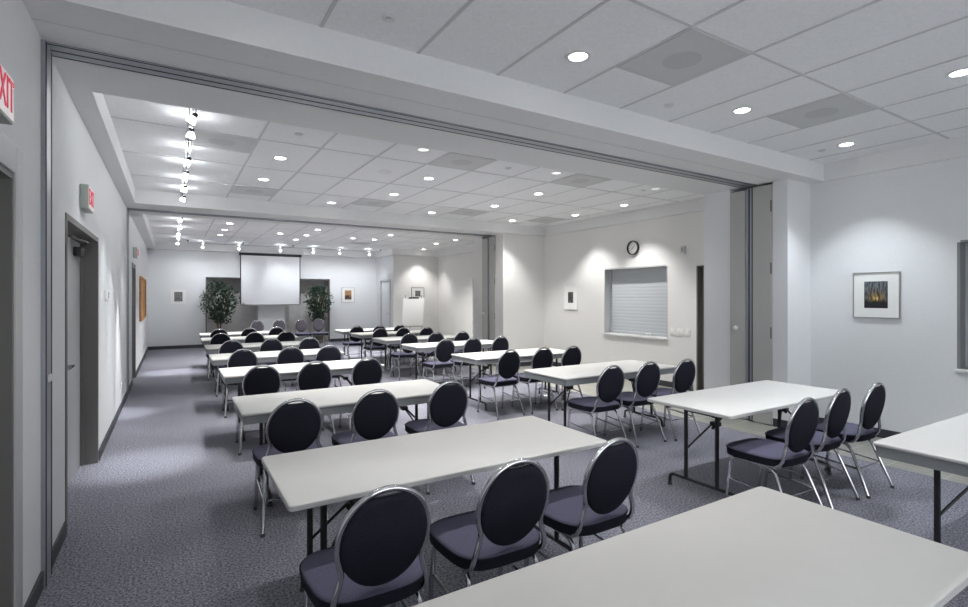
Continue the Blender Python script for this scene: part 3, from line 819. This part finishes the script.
# wall clock
ck = thing('wall_clock', 'round black-rimmed wall clock above the shutter hatch', 'clock', (XM, 6.745, 2.525))
RX = Matrix.Rotation(-PI / 2, 4, 'Y')   # +z -> -x
MB().ring((0, 0), .118, .137, .002, .045, 36).xf(RX).build('rim', M['black'], ck)
MB().disc((0, 0), .12, .001, .02, 36).xf(RX).build('dial', M['white'], ck)
tk = MB()
for h in range(12):
    a = 2 * PI * h / 12
    b = MB().box(-.003, .003, .088, .108, .0205, .022).xf(Matrix.Rotation(a, 4, 'Z')); tk.add(b.v, b.f)
tk.xf(RX).build('hour_marks', M['black'], ck)
MB().box(-.0035, .0035, -.012, .055, .024, .026).xf(RX @ Matrix.Rotation(R(40), 4, 'Z')).build('hour_hand', M['black'], ck)
MB().box(-.0025, .0025, -.015, .085, .027, .029).xf(RX @ Matrix.Rotation(R(-135), 4, 'Z')).build('minute_hand', M['black'], ck)

def plate(name, label, cat, x, y, z, w, h, side, kind, group=None):
    """side +1: on the left wall facing +x; -1: on a right wall"""
    r = thing(name, label, cat, (x, y, z), 0, group)
    s = side
    m = MB().box(min(0, s * .009) + s * .0005, max(0, s * .009) + s * .0005, -w / 2, w / 2, -h / 2, h / 2, .003)
    m.build('cover_plate', M['white'], r)
    if kind == 'switch':
        n = max(1, round(w / .075))
        for i in range(n):
            yy = -w / 2 + w * (i + .5) / n
            a, b = sorted((s * .009, s * .018))
            MB().box(a, b, yy - .012, yy + .012, -.025, .025, .003).build('rocker', M['matboard'], r)
    elif kind == 'outlet':
        for zz in (-.022, .022):
            a, b = sorted((s * .009, s * .012))
            MB().box(a, b, -.015, .015, zz - .013, zz + .013, .003).build('socket', M['frame'], r)
    return r
plate('light_switch', 'white switch plate on the wall, nearest to the shutter hatch', 'switch', XM, 5.87, .985, .085, .125, -1, 'switch', 'switch plates by the hatch')
plate('light_switch', 'wide double white switch plate, the middle one beside the hatch', 'switch', XM, 5.71, .98, .13, .125, -1, 'switch', 'switch plates by the hatch')
plate('light_switch', 'white switch plate on the wall, closest to the dark doorway', 'switch', XM, 5.545, .985, .08, .125, -1, 'switch', 'switch plates by the hatch')
fa = thing('fire_alarm', 'small grey alarm box high on the wall above the switches', 'alarm', (XM, 5.635, 2.40))
MB().box(-.045, -.001, -.04, .04, -.065, .065, .005).build('housing', M['vent'], fa)
MB().box(-.052, -.045, -.022, .022, -.03, .04, .003).build('strobe', M['pframe'], fa)
th = thing('thermostat', 'white thermostat on the wall beyond the double door', 'thermostat', (XL, 6.82, 1.61))
MB().box(.001, .03, -.07, .07, -.06, .06, .005).build('housing', M['white'], th)
MB().box(.0295, .033, -.035, .035, -.03, .035, .002).build('display', M['pframe'], th)
plate('wall_outlet', 'low wall outlet past the double door, nearer one', 'outlet', XL, 8.83, .32, .08, .12, 1, 'outlet', 'low wall outlets')
plate('wall_outlet', 'low wall outlet past the double door, farther one', 'outlet', XL, 9.5, .32, .08, .12, 1, 'outlet', 'low wall outlets')
plate('wall_outlet', 'low wall outlet under the cork board in the far bay', 'outlet', XL, 15.6, .32, .08, .12, 1, 'outlet', 'low wall outlets')
bbd = thing('bulletin_board', 'orange cork notice board on the far-bay wall', 'notice board', (XL, 14.8, 1.55))
MB().box(.002, .016, -1.2, 1.2, -.46, .46).build('cork_panel', M['cork'], bbd)
fr = MB()
for a in ((-1.24, 1.24, .46, .5), (-1.24, 1.24, -.5, -.46), (-1.24, -1.2, -.46, .46), (1.2, 1.24, -.46, .46)): fr.box(.001, .045, a[0], a[1], a[2], a[3], .003)
fr.build('frame', M['wood'], bbd)

# projection screen hung in front of the far wall
sc = thing('projection_screen', 'white projection screen with black border lowered on the far wall', 'screen', (2.80, YF - .24, 0))
W2 = .93
MB().box(-W2 - .03, W2 + .03, -.05, .05, 2.93, 3.015, .01).build('case', M['screen_black'], sc)
MB().box(-W2 + .03, W2 - .03, -.002, .002, 1.345, 2.93).build('fabric', M['screen'], sc)
MB().box(-W2, -W2 + .031, -.0025, .0025, 1.33, 2.93).box(W2 - .031, W2, -.0025, .0025, 1.33, 2.93).build('border', M['screen_black'], sc)
MB().box(-W2, W2, -.014, .014, 1.31, 1.345, .005).build('bottom_bar', M['pframe'], sc)

# ------------------------------------------------------------------ potted ficus trees in the niches
def ficus(x, y, label, hh, spread, seed, lean, lim):
    rng = random.Random(seed)
    r = thing('potted_ficus', label, 'plant', (x, y, 0), 0, 'potted ficus trees')
    prof = [(.13, 0), (.15, .02), (.18, .30), (.19, .32), (.175, .33), (.165, .29)]
    MB().loft([[(rr * math.cos(2 * PI * i / 20), rr * math.sin(2 * PI * i / 20), z) for i in range(20)] for rr, z in prof], True, False).build('pot', M['pot'], r)
    MB().disc((0, 0), .165, .27, .29, 20).build('soil', M['soil'], r)
    tr = MB(); tips = []
    for k in range(4):
        a = k * 1.6 + rng.random()
        p = [(0.04 * math.cos(a), .04 * math.sin(a), .28), (.05 * math.cos(a + 1), .05 * math.sin(a + 1), .7), (.12 * math.cos(a), .10 * math.sin(a), 1.05 + .1 * rng.random()), (spread * .55 * math.cos(a) + lean * .4, .14 * math.sin(a), hh - .25)]
        tr.tube(smooth_path(p, .2, 4), .014, 6); tips.append(p)
        for j in range(5):
            t = .35 + .13 * j; b0 = Vector(p[2]).lerp(Vector(p[3]), t)
            e = b0 + Vector((rng.uniform(-1, 1) * spread * .7, rng.uniform(-1, 1) * .15, rng.uniform(-.1, .3)))
            tr.tube([tuple(b0), tuple(e)], .006, 5)
    tr.build('trunk', M['bark'], r)
    lf = MB()
    zc = (hh + .55) / 2 + .1
    for k in range(1150):
        u = rng.random() ** .5; a = rng.uniform(0, 2 * PI); zz = rng.uniform(-1, 1)
        prof_r = math.sqrt(max(0, 1 - zz * zz)) * (1.0 if zz > -.2 else .8)
        c = Vector((lean * (zz + 1) * .3 + spread * u * prof_r * math.cos(a) * rng.uniform(.75, 1.05), min(.27, spread * .55) * u * prof_r * math.sin(a), zc + zz * (hh - zc)))
        c += Vector((.09 * math.sin(9 * c.z + 5 * a), .04 * math.cos(7 * c.z), .07 * math.sin(11 * c.x + seed)))
        if rng.random() < .22 and u > .6: c *= 1.0; c.x *= 1.12
        L = rng.uniform(.07, .12); w = L * .42
        M3 = Matrix.Translation(c) @ Matrix.Rotation(rng.uniform(0, 2 * PI), 4, 'Z') @ Matrix.Rotation(rng.uniform(.2, 1.5), 4, 'X') @ Matrix.Rotation(rng.uniform(-.6, .6), 4, 'Y')
        vs = [(0, 0, 0), (w * .8, L * .35, -.008), (w * .6, L * .7, -.012), (0, L, -.02), (-w * .6, L * .7, -.012), (-w * .8, L * .35, -.008), (0, L * .5, .006)]
        lf.add([tuple(M3 @ Vector(v)) for v in vs], [(0, 1, 6), (1, 2, 6), (2, 3, 6), (3, 4, 6), (4, 5, 6), (5, 0, 6)])
    lf.build('foliage', M['leaf'], r, smooth=False)
    return r
ficus(1.27, YF - .34, 'leafy dark green ficus in the far-wall niche on the cork-board side', 2.0, .56, 3, .05, NICHE[0])
ficus(4.30, YF - .34, 'bushy green ficus in the far-wall niche beyond the screen', 1.95, .46, 5, .0, NICHE[1])

# ------------------------------------------------------------------ flip chart easel
fc = thing('flip_chart_easel', 'white flip chart pad on an easel in the warm-lit far corner', 'easel', (6.60, 15.2, 0), R(-8))
T = Matrix.Rotation(R(9), 4, 'X')
def up(m, dz=0): return m.xf(Matrix.Translation((0, 0, 0)) @ T)
up(MB().box(-.33, .33, -.03, -.012, .68, 1.56, .003)).build('paper_pad', M['paper'], fc)
up(MB().box(-.16, .16, -.036, -.006, 1.56, 1.60, .004)).build('clamp_bar', M['black'], fc)
up(MB().box(-.35, .35, -.012, .0, .66, 1.58, .003)).build('board', M['white_metal'], fc)
for s in (-1, 1): up(MB().tube([(s * .26, .012, 1.66), (s * .36, -.015, .015)], .011, 8)).build('leg', M['pframe'], fc)
MB().tube([(0, -.26, 1.6), (.0, .42, .012)], .011, 8).build('leg', M['pframe'], fc)
up(MB().box(-.34, .34, -.07, -.0, .64, .66, .003)).build('pen_tray', M['pframe'], fc)

# ------------------------------------------------------------------ world, camera, view
w = bpy.data.worlds.new('World'); S.world = w; w.use_nodes = True
w.node_tree.nodes['Background'].inputs[0].default_value = (.92, .96, 1.0, 1); w.node_tree.nodes['Background'].inputs[1].default_value = 3.0
cam = bpy.data.cameras.new('camera'); co = bpy.data.objects.new('camera', cam); C.objects.link(co)
co.location = (0, 0, 1.6)
F = 508.0
yaw = math.atan((484 - 171.5) / F)
co.rotation_euler = (PI / 2, 0, -yaw)
cam.sensor_width = 36; cam.lens = F / 968 * 36
cam.shift_y = -(303.5 - 296.5) / 968
cam.clip_start = .02; cam.clip_end = 100
S.camera = co
S.view_settings.view_transform = 'Standard'; S.view_settings.look = 'None'
S.view_settings.gamma = 1; S.view_settings.use_curve_mapping = False
S.view_settings.exposure = 0.6
S.cycles.use_denoising = True
S.cycles.max_bounces = 10; S.cycles.diffuse_bounces = 6; S.cycles.glossy_bounces = 4
S.cycles.caustics_reflective = False; S.cycles.caustics_refractive = False
S.cycles.sample_clamp_indirect = 6
